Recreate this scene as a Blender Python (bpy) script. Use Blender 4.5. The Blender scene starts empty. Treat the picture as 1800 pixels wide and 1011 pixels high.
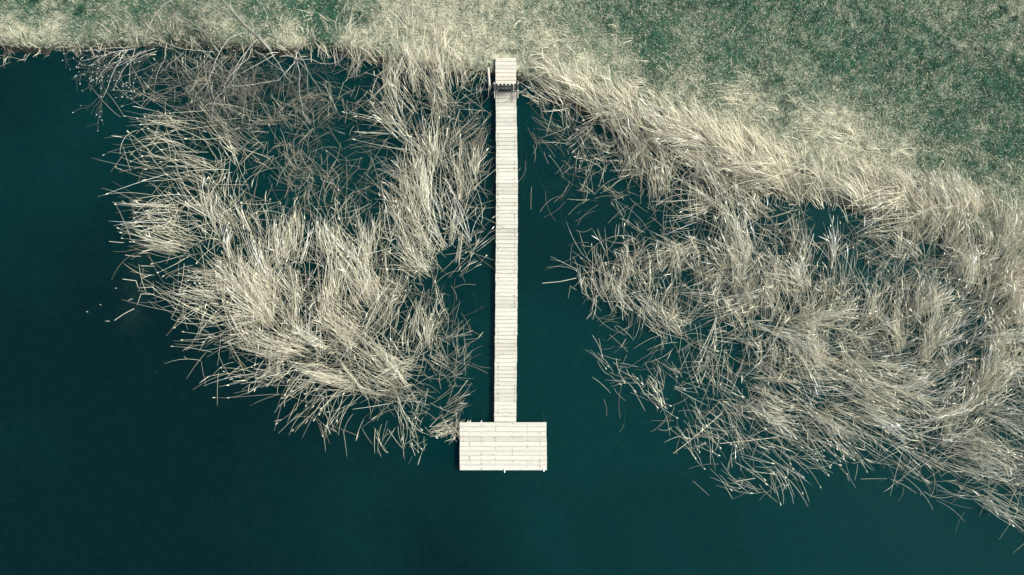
import bpy, math, random
import numpy as np
from math import radians as R
SC = bpy.context.scene
COL = SC.collection
rng = np.random.default_rng(11)
random.seed(11)

# ------------------------------------------------------------------ camera, sky, sun, exposure
H = 32.0                       # drone height above the water
PXM = 40.0                     # photograph pixels per metre at water level
cam_d = bpy.data.cameras.new('camera'); cam = bpy.data.objects.new('camera', cam_d); COL.objects.link(cam)
cam.location = (0, 0, H); cam.rotation_euler = (0, 0, 0)
cam_d.sensor_width = 36; cam_d.lens = 36 * H / (1800 / PXM); cam_d.clip_start = .5; cam_d.clip_end = 3000
SC.camera = cam
SUN_EL, SUN_AZ = R(50), R(78)  # soft hazy sun from the right of the picture
W = bpy.data.worlds.new('World'); SC.world = W; W.use_nodes = True
nt = W.node_tree; bg = nt.nodes['Background']
sky = nt.nodes.new('ShaderNodeTexSky'); sky.sky_type = 'NISHITA'; sky.sun_disc = False
sky.sun_elevation = SUN_EL; sky.sun_rotation = SUN_AZ; sky.air_density = 1.0; sky.dust_density = 2.0; sky.ozone_density = 1.2
nt.links.new(sky.outputs[0], bg.inputs[0]); bg.inputs[1].default_value = .068
sd = bpy.data.lights.new('sun', 'SUN'); sd.energy = 3.3; sd.angle = R(16); sd.color = (1, .955, .84)
sun = bpy.data.objects.new('sun', sd); COL.objects.link(sun)
sun.rotation_euler = (-(R(90) - SUN_EL), 0, -SUN_AZ)
sun.location = (25, 4, 30)
SC.view_settings.view_transform = 'Standard'; SC.view_settings.look = 'None'
SC.view_settings.exposure = 1.25; SC.view_settings.gamma = 1.0; SC.view_settings.use_curve_mapping = False
SC.cycles.max_bounces = 6; SC.cycles.transparent_max_bounces = 8
SC.cycles.sample_clamp_indirect = 4

# ------------------------------------------------------------------ helpers
def P(px, py, z=0.0):
    """ground plan: photograph pixel -> metres at height z"""
    s = (H - z) / H / PXM
    return (np.asarray(px, float) - 900) * s, (505.5 - np.asarray(py, float)) * s

def tag(o, label=None, cat=None, group=None, kind=None):
    if label: o['label'] = label
    if cat: o['category'] = cat
    if group: o['group'] = group
    if kind: o['kind'] = kind
    return o

def empty(name, loc, label, cat, group=None):
    o = bpy.data.objects.new(name, None); COL.objects.link(o); o.location = loc
    o.empty_display_size = .2
    return tag(o, label, cat, group)

def mesh_np(name, V, F, mat, parent=None, col=None, smooth=True, mats=None, midx=None):
    """V (n,3), F list of int arrays (m,k) -> one mesh object"""
    me = bpy.data.meshes.new(name)
    V = np.asarray(V, np.float32)
    if not isinstance(F, list): F = [F]
    F = [f for f in F if len(f)]
    tot = np.concatenate([np.full(len(f), f.shape[1], np.int32) for f in F])
    idx = np.concatenate([f.ravel() for f in F]).astype(np.int32)
    me.vertices.add(len(V)); me.vertices.foreach_set('co', V.ravel())
    me.loops.add(len(idx)); me.loops.foreach_set('vertex_index', idx)
    st = np.zeros(len(tot), np.int32); st[1:] = np.cumsum(tot)[:-1]
    me.polygons.add(len(tot)); me.polygons.foreach_set('loop_start', st); me.polygons.foreach_set('loop_total', tot)
    me.polygons.foreach_set('use_smooth', np.full(len(tot), smooth, bool))
    for m in (mats or [mat]): me.materials.append(m)
    if midx is not None: me.polygons.foreach_set('material_index', np.asarray(midx, np.int32))
    me.update(calc_edges=True)
    if col is not None:
        a = me.color_attributes.new('col', 'FLOAT_COLOR', 'POINT')
        c4 = np.ones((len(V), 4), np.float32); c4[:, :3] = col
        a.data.foreach_set('color', c4.ravel())
    me.validate()
    o = bpy.data.objects.new(name, me); COL.objects.link(o)
    if parent: o.parent = parent
    return o

def tubes(pts, rad, sides=3, cols=None):
    """pts (N,K,3), rad (N,K) -> V, F(quads), C"""
    N, K, _ = pts.shape
    t = np.gradient(pts, axis=1); t /= np.linalg.norm(t, axis=2, keepdims=True) + 1e-9
    up = np.zeros_like(t); up[..., 2] = 1
    flat = np.abs(t[..., 2]) > .97
    up[flat] = (1, 0, 0)
    a = np.cross(t, up); a /= np.linalg.norm(a, axis=2, keepdims=True) + 1e-9
    b = np.cross(a, t)
    ang = np.arange(sides) * 2 * np.pi / sides + np.pi / 2
    V = pts[:, :, None, :] + rad[:, :, None, None] * (np.cos(ang)[None, None, :, None] * a[:, :, None, :] + np.sin(ang)[None, None, :, None] * b[:, :, None, :])
    V = V.reshape(-1, 3)
    n, k, s = np.meshgrid(np.arange(N), np.arange(K - 1), np.arange(sides), indexing='ij')
    i0 = (n * K + k) * sides + s; i1 = (n * K + k) * sides + (s + 1) % sides
    F = np.stack([i0, i1, i1 + sides, i0 + sides], -1).reshape(-1, 4)
    C = None if cols is None else np.repeat(cols, K * sides, axis=0)
    return V, F, C

def ribbons(pts, wid, side, cols):
    """pts (N,K,3), wid (N,K), side (N,3) -> flat blades"""
    N, K, _ = pts.shape
    o = wid[..., None] * side[:, None, :] * .5
    V = np.stack([pts - o, pts + o], 2).reshape(-1, 3)
    n, k = np.meshgrid(np.arange(N), np.arange(K - 1), indexing='ij')
    i = (n * K + k) * 2
    F = np.stack([i, i + 1, i + 3, i + 2], -1).reshape(-1, 4)
    return V, F, np.repeat(cols, K * 2, axis=0)

class MB:
    """collects pieces for one mesh"""
    def __init__(s): s.V = []; s.F = []; s.C = []; s.M = []; s.n = 0
    def add(s, V, F, C=None, m=0):
        V = np.asarray(V, float); F = np.asarray(F)
        s.V.append(V); s.F.append(F + s.n); s.n += len(V)
        C = np.ones((len(V), 3)) if C is None else np.asarray(C, float)
        if C.ndim == 1: C = np.tile(C, (len(V), 1))
        s.C.append(C); s.M.append(np.full(len(F), m))
    def box(s, x0, x1, y0, y1, z0, z1, C=None, m=0, bev=.004):
        b = min(bev, (x1 - x0) / 4, (y1 - y0) / 4, (z1 - z0) / 3)
        rings = [(z0, 0), (z1 - b, 0), (z1, b)]
        V = []
        for z, i in rings: V += [(x0 + i, y0 + i, z), (x1 - i, y0 + i, z), (x1 - i, y1 - i, z), (x0 + i, y1 - i, z)]
        F = [(3, 2, 1, 0), (8, 9, 10, 11)]
        for r in range(2):
            for k in range(4):
                F.append((r * 4 + k, r * 4 + (k + 1) % 4, r * 4 + 4 + (k + 1) % 4, r * 4 + 4 + k))
        s.add(V, F, C, m)
    def quadbox(s, c4, z0, z1, C=None, m=0):
        V = [(x, y, z0) for x, y in c4] + [(x, y, z1) for x, y in c4]
        s.add(V, [(3, 2, 1, 0), (4, 5, 6, 7), (0, 1, 5, 4), (1, 2, 6, 5), (2, 3, 7, 6), (3, 0, 4, 7)], C, m)
    def tube(s, pts, rad, sides=8, C=None, m=0, cap=True):
        pts = np.asarray(pts, float)[None]; rad = np.asarray(rad, float)[None]
        V, F, _ = tubes(pts, rad, sides)
        n = len(V)
        s.add(V, F, C, m)
        if cap:
            K = pts.shape[1]; base = s.n - n
            top = base + (K - 1) * sides
            c = np.array([pts[0, -1] + (0, 0, 0)]); s.V.append(c); s.C.append(np.tile(np.ones(3) if C is None else np.asarray(C), (1, 1)))
            f = np.array([(top + i, top + (i + 1) % sides, s.n, s.n) for i in range(sides)])
            s.n += 1; s.F.append(f[:, :3]); s.M.append(np.full(sides, m))
    def build(s, name, mat, parent=None, smooth=False, mats=None):
        groups = {}
        for f, m in zip(s.F, s.M): groups.setdefault(f.shape[1], []).append((f, m))
        F = [np.concatenate([x[0] for x in g]) for g in groups.values()]
        M = np.concatenate([np.concatenate([x[1] for x in g]) for g in groups.values()])
        return mesh_np(name, np.concatenate(s.V), F, mat, parent, np.concatenate(s.C), smooth, mats, M)

class Noise:
    def __init__(s, seed, n=256): s.g = np.random.default_rng(seed).random((n, n)); s.n = n
    def __call__(s, x, y, sc):
        x = np.asarray(x) / sc; y = np.asarray(y) / sc
        xi = np.floor(x).astype(int); yi = np.floor(y).astype(int)
        fx = x - xi; fy = y - yi; fx = fx * fx * (3 - 2 * fx); fy = fy * fy * (3 - 2 * fy)
        n = s.n; g = s.g
        a = g[xi % n, yi % n]; b = g[(xi + 1) % n, yi % n]; c = g[xi % n, (yi + 1) % n]; d = g[(xi + 1) % n, (yi + 1) % n]
        return a * (1 - fx) * (1 - fy) + b * fx * (1 - fy) + c * (1 - fx) * fy + d * fx * fy
nz1, nz2, nz3, nz4 = Noise(1), Noise(2), Noise(3), Noise(4)

def idw(px, py, pts, p=3.0, eps=12.0):
    """pts (n, 2+k): inverse-distance interpolation of k values"""
    pts = np.asarray(pts, float); px = np.asarray(px, float); py = np.asarray(py, float)
    out = np.zeros((len(px), pts.shape[1] - 2))
    for s in range(0, len(px), 20000):
        d2 = (px[s:s + 20000, None] - pts[None, :, 0]) ** 2 + (py[s:s + 20000, None] - pts[None, :, 1]) ** 2 + eps ** 2
        w = d2 ** (-p / 2); w /= w.sum(1, keepdims=True)
        out[s:s + 20000] = w @ pts[:, 2:]
    return out

# ------------------------------------------------------------------ materials
def new_mat(name):
    m = bpy.data.materials.new(name); m.use_nodes = True
    n = m.node_tree; b = n.nodes['Principled BSDF']
    return m, n, b
def attr_mat(name, rough=.75, translucent=0., noise=None, spec=.3):
    m, n, b = new_mat(name)
    a = n.nodes.new('ShaderNodeAttribute'); a.attribute_name = 'col'
    src = a.outputs['Color']
    if noise:
        sc, amt = noise
        g = n.nodes.new('ShaderNodeTexCoord'); t = n.nodes.new('ShaderNodeTexNoise'); t.inputs['Scale'].default_value = sc; t.inputs['Detail'].default_value = 3
        n.links.new(g.outputs['Object'], t.inputs['Vector'])
        mr = n.nodes.new('ShaderNodeMapRange'); mr.inputs[1].default_value = .3; mr.inputs[2].default_value = .7; mr.inputs[3].default_value = 1 - amt; mr.inputs[4].default_value = 1 + amt
        n.links.new(t.outputs[0], mr.inputs[0])
        mx = n.nodes.new('ShaderNodeMix'); mx.data_type = 'RGBA'; mx.blend_type = 'MULTIPLY'; mx.inputs[0].default_value = 1
        n.links.new(src, mx.inputs[6]); n.links.new(mr.outputs[0], mx.inputs[7]); src = mx.outputs[2]
    n.links.new(src, b.inputs['Base Color']); b.inputs['Roughness'].default_value = rough
    b.inputs['Specular IOR Level'].default_value = spec
    if translucent:
        tr = n.nodes.new('ShaderNodeBsdfTranslucent'); n.links.new(src, tr.inputs[0])
        mx = n.nodes.new('ShaderNodeMixShader'); mx.inputs[0].default_value = translucent
        n.links.new(b.outputs[0], mx.inputs[1]); n.links.new(tr.outputs[0], mx.inputs[2])
        n.links.new(mx.outputs[0], n.nodes['Material Output'].inputs[0])
    return m
M_reed = attr_mat('dry_reed', .7, 0, (9, .12))
M_blade = attr_mat('grass_blade', .8, .3)
M_bark = attr_mat('bark', .85, 0, (30, .3))
M_ground = attr_mat('ground', .95, 0, (3, .4), spec=.1)
M_paint = attr_mat('weathered_timber', .8, 0, (25, .25))
M_nail = attr_mat('rusty_nail', .7)

def wood_mat():
    m, n, b = new_mat('bleached_planks')
    a = n.nodes.new('ShaderNodeAttribute'); a.attribute_name = 'col'
    tc = n.nodes.new('ShaderNodeTexCoord')
    geo = n.nodes.new('ShaderNodeNewGeometry')
    # grain: noise stretched along the board, shifted per board
    add = n.nodes.new('ShaderNodeVectorMath'); add.operation = 'ADD'
    sc = n.nodes.new('ShaderNodeVectorMath'); sc.operation = 'SCALE'; sc.inputs[0].default_value = (37, 11, 5)
    n.links.new(geo.outputs['Random Per Island'], sc.inputs['Scale'])
    n.links.new(tc.outputs['Object'], add.inputs[0]); n.links.new(sc.outputs[0], add.inputs[1])
    mp = n.nodes.new('ShaderNodeMapping'); mp.inputs['Scale'].default_value = (1.2, 22, 1)
    n.links.new(add.outputs[0], mp.inputs[0])
    g = n.nodes.new('ShaderNodeTexNoise'); g.inputs['Scale'].default_value = 2.2; g.inputs['Detail'].default_value = 6
    n.links.new(mp.outputs[0], g.inputs['Vector'])
    r1 = n.nodes.new('ShaderNodeMapRange'); r1.inputs[1].default_value = .3; r1.inputs[2].default_value = .7; r1.inputs[3].default_value = .78; r1.inputs[4].default_value = 1.05
    n.links.new(g.outputs[0], r1.inputs[0])
    # dirt blotches and knots
    s = n.nodes.new('ShaderNodeTexNoise'); s.inputs['Scale'].default_value = 5; s.inputs['Detail'].default_value = 4; s.inputs['Roughness'].default_value = .7
    mp2 = n.nodes.new('ShaderNodeMapping'); mp2.inputs['Scale'].default_value = (.7, 1.6, 1); n.links.new(add.outputs[0], mp2.inputs[0]); n.links.new(mp2.outputs[0], s.inputs['Vector'])
    r2 = n.nodes.new('ShaderNodeMapRange'); r2.inputs[1].default_value = .58; r2.inputs[2].default_value = .78; r2.inputs[3].default_value = 1; r2.inputs[4].default_value = .62
    n.links.new(s.outputs[0], r2.inputs[0])
    v = n.nodes.new('ShaderNodeTexVoronoi'); v.inputs['Scale'].default_value = 4.5; n.links.new(add.outputs[0], v.inputs['Vector'])
    r3 = n.nodes.new('ShaderNodeMapRange'); r3.inputs[1].default_value = .05; r3.inputs[2].default_value = .1; r3.inputs[3].default_value = .4; r3.inputs[4].default_value = 1
    n.links.new(v.outputs['Distance'], r3.inputs[0])
    m1 = n.nodes.new('ShaderNodeMath'); m1.operation = 'MULTIPLY'; n.links.new(r1.outputs[0], m1.inputs[0]); n.links.new(r2.outputs[0], m1.inputs[1])
    m2 = n.nodes.new('ShaderNodeMath'); m2.operation = 'MULTIPLY'; n.links.new(m1.outputs[0], m2.inputs[0]); n.links.new(r3.outputs[0], m2.inputs[1])
    mx = n.nodes.new('ShaderNodeMix'); mx.data_type = 'RGBA'; mx.blend_type = 'MULTIPLY'; mx.inputs[0].default_value = 1
    n.links.new(a.outputs['Color'], mx.inputs[6]); n.links.new(m2.outputs[0], mx.inputs[7])
    n.links.new(mx.outputs[2], b.inputs['Base Color']); b.inputs['Roughness'].default_value = .75; b.inputs['Specular IOR Level'].default_value = .25
    bp = n.nodes.new('ShaderNodeBump'); bp.inputs['Strength'].default_value = .25; bp.inputs['Distance'].default_value = .004
    n.links.new(g.outputs[0], bp.inputs['Height']); n.links.new(bp.outputs[0], b.inputs['Normal'])
    return m
M_wood = wood_mat()

def water_mat():
    m, n, b = new_mat('lake_water')
    out = n.nodes['Material Output']
    n.nodes.remove(b)
    tc = n.nodes.new('ShaderNodeTexCoord')
    t = n.nodes.new('ShaderNodeTexNoise'); t.inputs['Scale'].default_value = .09; t.inputs['Detail'].default_value = 3
    n.links.new(tc.outputs['Object'], t.inputs['Vector'])
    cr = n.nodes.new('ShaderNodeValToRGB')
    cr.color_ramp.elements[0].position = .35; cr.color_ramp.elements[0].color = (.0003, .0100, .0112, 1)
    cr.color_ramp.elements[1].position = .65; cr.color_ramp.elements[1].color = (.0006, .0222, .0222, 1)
    # vignette painted into the water colour: darkest at lower left, lighter away
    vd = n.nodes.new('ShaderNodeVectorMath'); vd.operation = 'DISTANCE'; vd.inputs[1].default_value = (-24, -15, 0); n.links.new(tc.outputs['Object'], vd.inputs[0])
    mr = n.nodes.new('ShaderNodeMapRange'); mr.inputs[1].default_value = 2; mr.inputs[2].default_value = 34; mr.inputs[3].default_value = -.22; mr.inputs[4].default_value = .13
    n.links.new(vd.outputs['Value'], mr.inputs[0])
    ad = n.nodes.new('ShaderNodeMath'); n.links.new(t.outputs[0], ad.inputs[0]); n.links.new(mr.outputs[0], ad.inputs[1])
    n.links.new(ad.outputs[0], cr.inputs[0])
    d = n.nodes.new('ShaderNodeBsdfDiffuse'); n.links.new(cr.outputs[0], d.inputs[0])
    tr = n.nodes.new('ShaderNodeBsdfTransparent'); tr.inputs[0].default_value = (.52, .66, .63, 1)
    mx = n.nodes.new('ShaderNodeMixShader'); mx.inputs[0].default_value = .36
    n.links.new(d.outputs[0], mx.inputs[1]); n.links.new(tr.outputs[0], mx.inputs[2])
    fr = n.nodes.new('ShaderNodeFresnel'); fr.inputs[0].default_value = 1.33
    gl = n.nodes.new('ShaderNodeBsdfGlossy'); gl.inputs['Roughness'].default_value = .03; gl.inputs['Color'].default_value = (.30, .78, .82, 1)
    rp = n.nodes.new('ShaderNodeTexNoise'); rp.inputs['Scale'].default_value = 1.6; rp.inputs['Detail'].default_value = 2
    n.links.new(tc.outputs['Object'], rp.inputs['Vector'])
    bp = n.nodes.new('ShaderNodeBump'); bp.inputs['Strength'].default_value = .08; bp.inputs['Distance'].default_value = .02
    n.links.new(rp.outputs[0], bp.inputs['Height'])
    n.links.new(bp.outputs[0], gl.inputs['Normal']); n.links.new(bp.outputs[0], fr.inputs['Normal'])
    m2 = n.nodes.new('ShaderNodeMixShader'); n.links.new(fr.outputs[0], m2.inputs[0]); n.links.new(mx.outputs[0], m2.inputs[1]); n.links.new(gl.outputs[0], m2.inputs[2])
    n.links.new(m2.outputs[0], out.inputs[0])
    return m
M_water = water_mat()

# ------------------------------------------------------------------ terrain and water
SHORE = np.array([(-3000, 60), (-400, 80), (0, 86), (110, 92), (200, 88), (300, 84), (400, 90), (480, 93), (560, 90), (640, 100), (720, 122), (800, 132), (865, 138),
                  (915, 142), (980, 170), (1080, 222), (1200, 278), (1330, 330), (1500, 372), (1640, 400), (1740, 450), (1830, 560), (1960, 760), (2200, 900), (6000, 1100)], float)
SX, SY = P(SHORE[:, 0], SHORE[:, 1])
def shore_dist(x, y):
    """signed distance to the waterline, positive on land"""
    x = np.asarray(x, float); y = np.asarray(y, float)
    best = np.full(x.shape, 1e18); sgn = np.ones(x.shape)
    for i in range(len(SX) - 1):
        dx, dy = SX[i + 1] - SX[i], SY[i + 1] - SY[i]
        t = np.clip(((x - SX[i]) * dx + (y - SY[i]) * dy) / (dx * dx + dy * dy), 0, 1)
        ex, ey = x - SX[i] - t * dx, y - SY[i] - t * dy
        d = ex * ex + ey * ey
        cr = dx * ey - dy * ex
        u = d < best
        best = np.where(u, d, best); sgn = np.where(u, np.sign(cr), sgn)
    return np.sqrt(best) * sgn
def gz(x, y, d=None):
    if d is None: d = shore_dist(x, y)
    d = d + (nz1(x, y, .9) - .5) * .6 + (nz2(x, y, .3) - .5) * .22
    land = .48 * (1 - np.exp(-np.maximum(d, 0) / .22)) + .012 * np.minimum(np.maximum(d, 0), 40)
    land = land + (nz3(x, y, 1.3) - .5) * .16 * np.clip(d, 0, 1) + (nz4(x, y, .35) - .5) * .06 * np.clip(d * 2, 0, 1)
    land = np.where(np.maximum(np.abs(x) - 26, np.abs(y) - 17) > .5, .48 + .012 * np.clip(d, 0, 40), land)
    bed = -np.minimum(.25 + .28 * np.maximum(-d, 0), 2.4) * np.clip(-d / .25, 0, 1)
    pad = (np.abs(x + .27) < .62) & (y > 8.7) & (y < 10.25)          # trodden flat under the landing
    land = np.where(pad, np.minimum(land, .44), land)
    return np.where(d > 0, land, bed)

STRAW = np.array([(30, 10, .5), (30, 50, .85), (20, 75, .9), (60, 25, .3), (100, 60, .8), (200, 40, .42), (160, 30, .25), (250, 20, .3), (330, 15, .35), (240, 70, .8), (330, 60, .5), (400, 50, .7), (470, 30, .35),
    (540, 20, .08), (600, 30, .08), (570, 45, .08), (640, 20, .5), (700, 40, .8), (520, 70, .9), (620, 75, .95), (800, 20, .9), (850, 60, .92), (900, 20, .75), (940, 10, .5), (980, 30, .55), (960, 80, .85), (1060, 50, .3),
    (1000, 60, .55), (1100, 30, .25), (1150, 70, .2), (1140, 95, .2), (1200, 60, .33), (1220, 90, .38), (1300, 100, .25), (1300, 30, .2), (1250, 10, .2), (1400, 30, .25), (1450, 60, .2),
    (1350, 130, .38), (1420, 150, .33), (1500, 170, .35), (1480, 100, .2), (1600, 150, .2), (1560, 110, .2), (1700, 50, .38), (1780, 20, .5), (1780, 80, .42), (1750, 150, .12), (1650, 220, .2),
    (1600, 210, .3), (1780, 250, .12), (1700, 300, .25), (1100, 120, .7), (1200, 150, .72), (1300, 180, .75), (1400, 210, .9), (1380, 190, .48), (1500, 240, .9), (1450, 220, .92), (1570, 280, .85),
    (1620, 280, .3), (1700, 330, .65), (1790, 330, .5), (1800, 400, .8), (1250, 130, .33), (1060, 95, .6), (1800, 500, .9), (1030, 120, .85), (760, 70, .95), (1640, 330, .9), (1500, 300, .95), (1300, 240, .95)], float)
def straw(px, py, x, y):
    s = idw(px, py, STRAW, 3.2, 15)[:, 0]
    s = s + (nz4(x * .94 - y * .34 + 40, (x * .34 + y * .94) * 4.5, 2.2) - .5) * .16          # streaks along the mowing
    s = s + (nz1(x + 3, y, .9) - .5) * .12 + (nz2(x, y + 9, .3) - .5) * .34 + (nz3(x, y + 5, .13) - .5) * .4
    return np.clip(s, 0, 1)
def mixc(a, b, t): return np.asarray(a)[None] * (1 - t[:, None]) + np.asarray(b)[None] * t[:, None]

def axis(lo, hi, step, far):
    a = np.arange(lo, hi + step, step)
    k = np.array([1.5, 4, 10, 25, 60, 140, 300, far])
    return np.concatenate([(lo - k)[::-1], a, a[-1] + k])
gx = axis(-26, 26, .12, 600); gy = axis(-17, 17, .12, 600)
X, Y = np.meshgrid(gx, gy, indexing='ij'); x, y = X.ravel(), Y.ravel()
D = shore_dist(x, y); Z = gz(x, y, D)
px, py = x * PXM + 900, 505.5 - y * PXM
s = straw(px, py, x, y)
far = np.clip((np.maximum(np.abs(x) - 25, np.abs(y) - 16)) / 3, 0, 1)
gcol = mixc((.014, .055, .035), (.32, .31, .23), s ** 1.6) * (1 + (nz4(x, y, .2) - .5) * .5 * (1 - far))[:, None]
gcol = gcol * (1 - far)[:, None] + np.array((.085, .135, .085)) * far[:, None]
soil = np.array((.035, .032, .026)); silt = np.array((.030, .040, .034)); pale_bed = np.array((.10, .115, .09))
wet = np.clip(1 - (D - .12) / .25, 0, 1)
gcol = gcol * (1 - wet)[:, None] + soil * wet[:, None]
under = np.clip(-D / .4, 0, 1)
gcol = gcol * (1 - under)[:, None] + silt * under[:, None]
# pale streak in the lake bed colour left of the reeds
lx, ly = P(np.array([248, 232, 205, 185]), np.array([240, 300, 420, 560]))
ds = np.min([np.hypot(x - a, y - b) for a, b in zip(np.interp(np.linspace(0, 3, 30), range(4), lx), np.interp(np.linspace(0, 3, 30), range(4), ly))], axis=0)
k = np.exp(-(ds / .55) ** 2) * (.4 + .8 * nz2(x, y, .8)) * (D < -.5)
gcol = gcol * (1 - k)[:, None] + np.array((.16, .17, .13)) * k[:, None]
nx, ny = len(gx), len(gy)
i, j = np.meshgrid(np.arange(nx - 1), np.arange(ny - 1), indexing='ij')
v0 = (i * ny + j).ravel()
F = np.stack([v0, v0 + ny, v0 + ny + 1, v0 + 1], -1)
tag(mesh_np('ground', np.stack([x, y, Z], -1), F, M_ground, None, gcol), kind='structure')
wv = np.array([(-700, -700, 0), (700, -700, 0), (700, 700, 0), (-700, 700, 0)], float)
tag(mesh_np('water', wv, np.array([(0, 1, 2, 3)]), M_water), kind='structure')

# ------------------------------------------------------------------ jetty
def wcol(base=1., sp=.06):
    b = base * (1 + random.uniform(-sp, sp)); w = random.uniform(-.006, .008)
    return np.array((.432 * b + w, .422 * b, .366 * b - w))
jx, jy = P(889, 450)
jetty = empty('jetty', (float(jx), float(jy), 0), 'long bleached timber jetty with a wide T-shaped platform at its lake end', 'jetty')
def place(o):                                          # children keep world coordinates
    o.location = (-jetty.location.x, -jetty.location.y, 0); return o
ZW, ZL, ZP, TH = .30, .58, .32, .035
def deck(name, py0, py1, pitch, left, right, z, darkf, skew=0., nails=(), gap=.009):
    mb = MB(); y = py0; i = 0
    while y < py1 - 1:
        h = pitch * random.uniform(.93, 1.07)
        if y + h > py1 - pitch * .4: h = py1 - y
        l, r = left(y) + random.uniform(-.4, .4), right(y) + random.uniform(-.4, .4)
        (x0, y1), (x1, y0) = P(l, y, z), P(r, y + h, z)
        dz = random.uniform(-.003, .003); t = random.uniform(-.004, .004)
        g = gap * random.uniform(.6, 1.6)
        mb.box(x0, x1, y0 + g / 2, y1 - g / 2, z - TH + dz, z + dz, wcol(darkf(i)), bev=.005)
        for nx_ in nails:
            if random.random() < .8:
                for yy in (y0 + (y1 - y0) * .25, y0 + (y1 - y0) * .75):
                    if random.random() < .75:
                        cx = P(nx_ + random.uniform(-.5, .5), y, z)[0]; rr = random.choice((.014, .018, .022, .028))
                        ang = np.linspace(0, 2 * np.pi, 6, endpoint=False)
                        Vn = [(cx + rr * math.cos(q) * random.uniform(.8, 1.3), yy + rr * math.sin(q), z + .0045) for q in ang] + [(cx, yy, z + .006)]
                        mb.add(Vn, [(k, (k + 1) % 6, 6) for k in range(6)], np.array((.10, .085, .065)) * random.uniform(.6, 1.8), 1)
        y += h; i += 1
    return place(mb.build(name, M_wood, jetty, mats=[M_wood, M_nail]))
grp = [0.]
def walk_dark(i):
    c = i % 6
    if c == 0: grp[0] = random.uniform(.88, 1.02)
    return (grp[0] if c in (0, 1, 2) else 1.04) * random.choice((1, 1, .97, .94, 1.02)) * (.88 if i < 4 else 1)
wl = lambda v: np.interp(v, [160, 300, 420, 560, 742], [871.2, 872.2, 871.6, 870.3, 868.8])
wr = lambda v: np.interp(v, [160, 300, 420, 560, 742], [907.3, 910, 910.2, 909.2, 907.3])
deck('walkway_deck', 160.5, 741.8, 6.7, wl, wr, ZW, walk_dark, nails=(875.5, 904.5))
deck('landing_deck', 101.5, 151, 6.9, lambda v: 871, lambda v: 907.2, ZL, lambda i: random.choice((1.03, 1.0, .97)), nails=())
plat_dark = lambda i: (1.02, 1., .97, .88, 1.03, .98, .98, 1.04, 1.0, 1.0, 1.02)[min(i, 10)]
deck('platform_deck', 742.3, 826.8, 8.25, lambda v: np.interp(v, [742, 827], [807.7, 808.2]), lambda v: np.interp(v, [742, 827], [960.4, 961.4]), ZP, plat_dark,
     nails=(825, 846, 871, 901, 927, 949), gap=.009)
def box_px(mb, x0, x1, y0, y1, z0, z1, c):
    zc = z1
    (a, d), (b, e) = P(x0, y0, zc), P(x1, y1, zc)
    mb.box(float(a), float(b), float(e), float(d), z0, z1, c)
old = np.array((.30, .28, .235))
for l in (874, 904):                                    # long beams under the walkway
    mb = MB(); box_px(mb, l - 1.6, l + 1.6, 150, 745, ZW - TH - .16, ZW - TH - .004, old); place(mb.build('joist', M_paint, jetty))
for l in (825, 846, 871, 901, 927, 949):
    mb = MB(); box_px(mb, l - 1.2, l + 1.2, 744, 825, ZP - TH - .15, ZP - TH - .006, old); place(mb.build('joist', M_paint, jetty))
for yy in (744.5, 824):
    mb = MB(); box_px(mb, 809, 960, yy - .9, yy + .9, ZP - TH - .245, ZP - TH - .152, old * .8); place(mb.build('bearer', M_paint, jetty))
def post(x_, y_, z0, z1, r, name='pile', c=old):
    a, b = P(x_, y_, z1); mb = MB()
    mb.tube([(a, b, z0), (a, b, z1 - .02), (a, b, z1)], [r, r, r * .85], 10, c)
    return place(mb.build(name, M_paint, jetty, smooth=True))
for yy in (172, 240, 315, 390, 465, 540, 615, 690):
    for xx in (875.5, 903): post(xx, yy, -2.2, ZW - TH - .165, .06)
for xx in (812, 889, 957):
    for yy in (747, 822): post(xx, yy, -2.6, ZP - TH - .25, .07)
for xx in (822, 826, 845.8): post(xx, 742.2, -2.4, ZP - .03, .035, 'mooring_post', np.array((.5, .48, .42)))
for xx, yy, ln in ((887, 827, 3.6), (956, 825.6, 3.0)):      # pale stubs on the lake side
    (a, b), (c_, d_) = P(xx - .8, yy - 3, ZP), P(xx + .8, yy + ln, ZP)
    mb = MB(); mb.box(float(a), float(c_), float(d_), float(b), ZP + .006, ZP + .05, np.array((.85, .84, .8))); place(mb.build('mooring_cleat', M_paint, jetty))

# picket gate across the jetty
gx_, gy_ = P(890, 159.5, ZW)
gate = empty('picket_gate', (float(gx_), float(gy_), ZW), 'low weathered picket gate with pointed slats closing the shore end of the jetty', 'gate')
gcolr = np.array((.115, .125, .105))
def gpart(mb, name): return mb.build(name, M_paint, gate)
for k in range(6):
    cx = (k - 2.5) * .158; w = .052; zt = 1.10 + random.uniform(-.01, .01)
    mb = MB(); prof = [(cx - w, .06), (cx + w, .06), (cx + w, zt - .09), (cx, zt), (cx - w, zt - .09)]
    V = [(a, -.012, b) for a, b in prof] + [(a, .012, b) for a, b in prof]
    c = gcolr * random.uniform(.75, 1.2)
    mb.add(V, [(0, 1, 2, 4), (9, 7, 6, 5)], c)
    mb.add(V, [(4, 2, 3), (8, 7, 9)], c)
    mb.add(V, [(0, 5, 6, 1), (1, 6, 7, 2), (2, 7, 8, 3), (3, 8, 9, 4), (4, 9, 5, 0)], c)
    gpart(mb, 'picket')
for z in (.3, .8):
    mb = MB(); mb.box(-.46, .46, .0145, .04, z - .022, z + .022, np.array((.32, .30, .25))); gpart(mb, 'rail')
for sx in (-.5, .5):
    mb = MB(); mb.box(sx - .035, sx + .035, -.03, .05, -.5, 1.12, np.array((.24, .23, .2))); gp = gpart(mb, 'gate_post')
    mb = MB(); mb.box(sx - .018, sx + .018, -.42, -.032, .3, .36, np.array((.3, .29, .25))); mb.build('brace', M_paint, gp)

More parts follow.
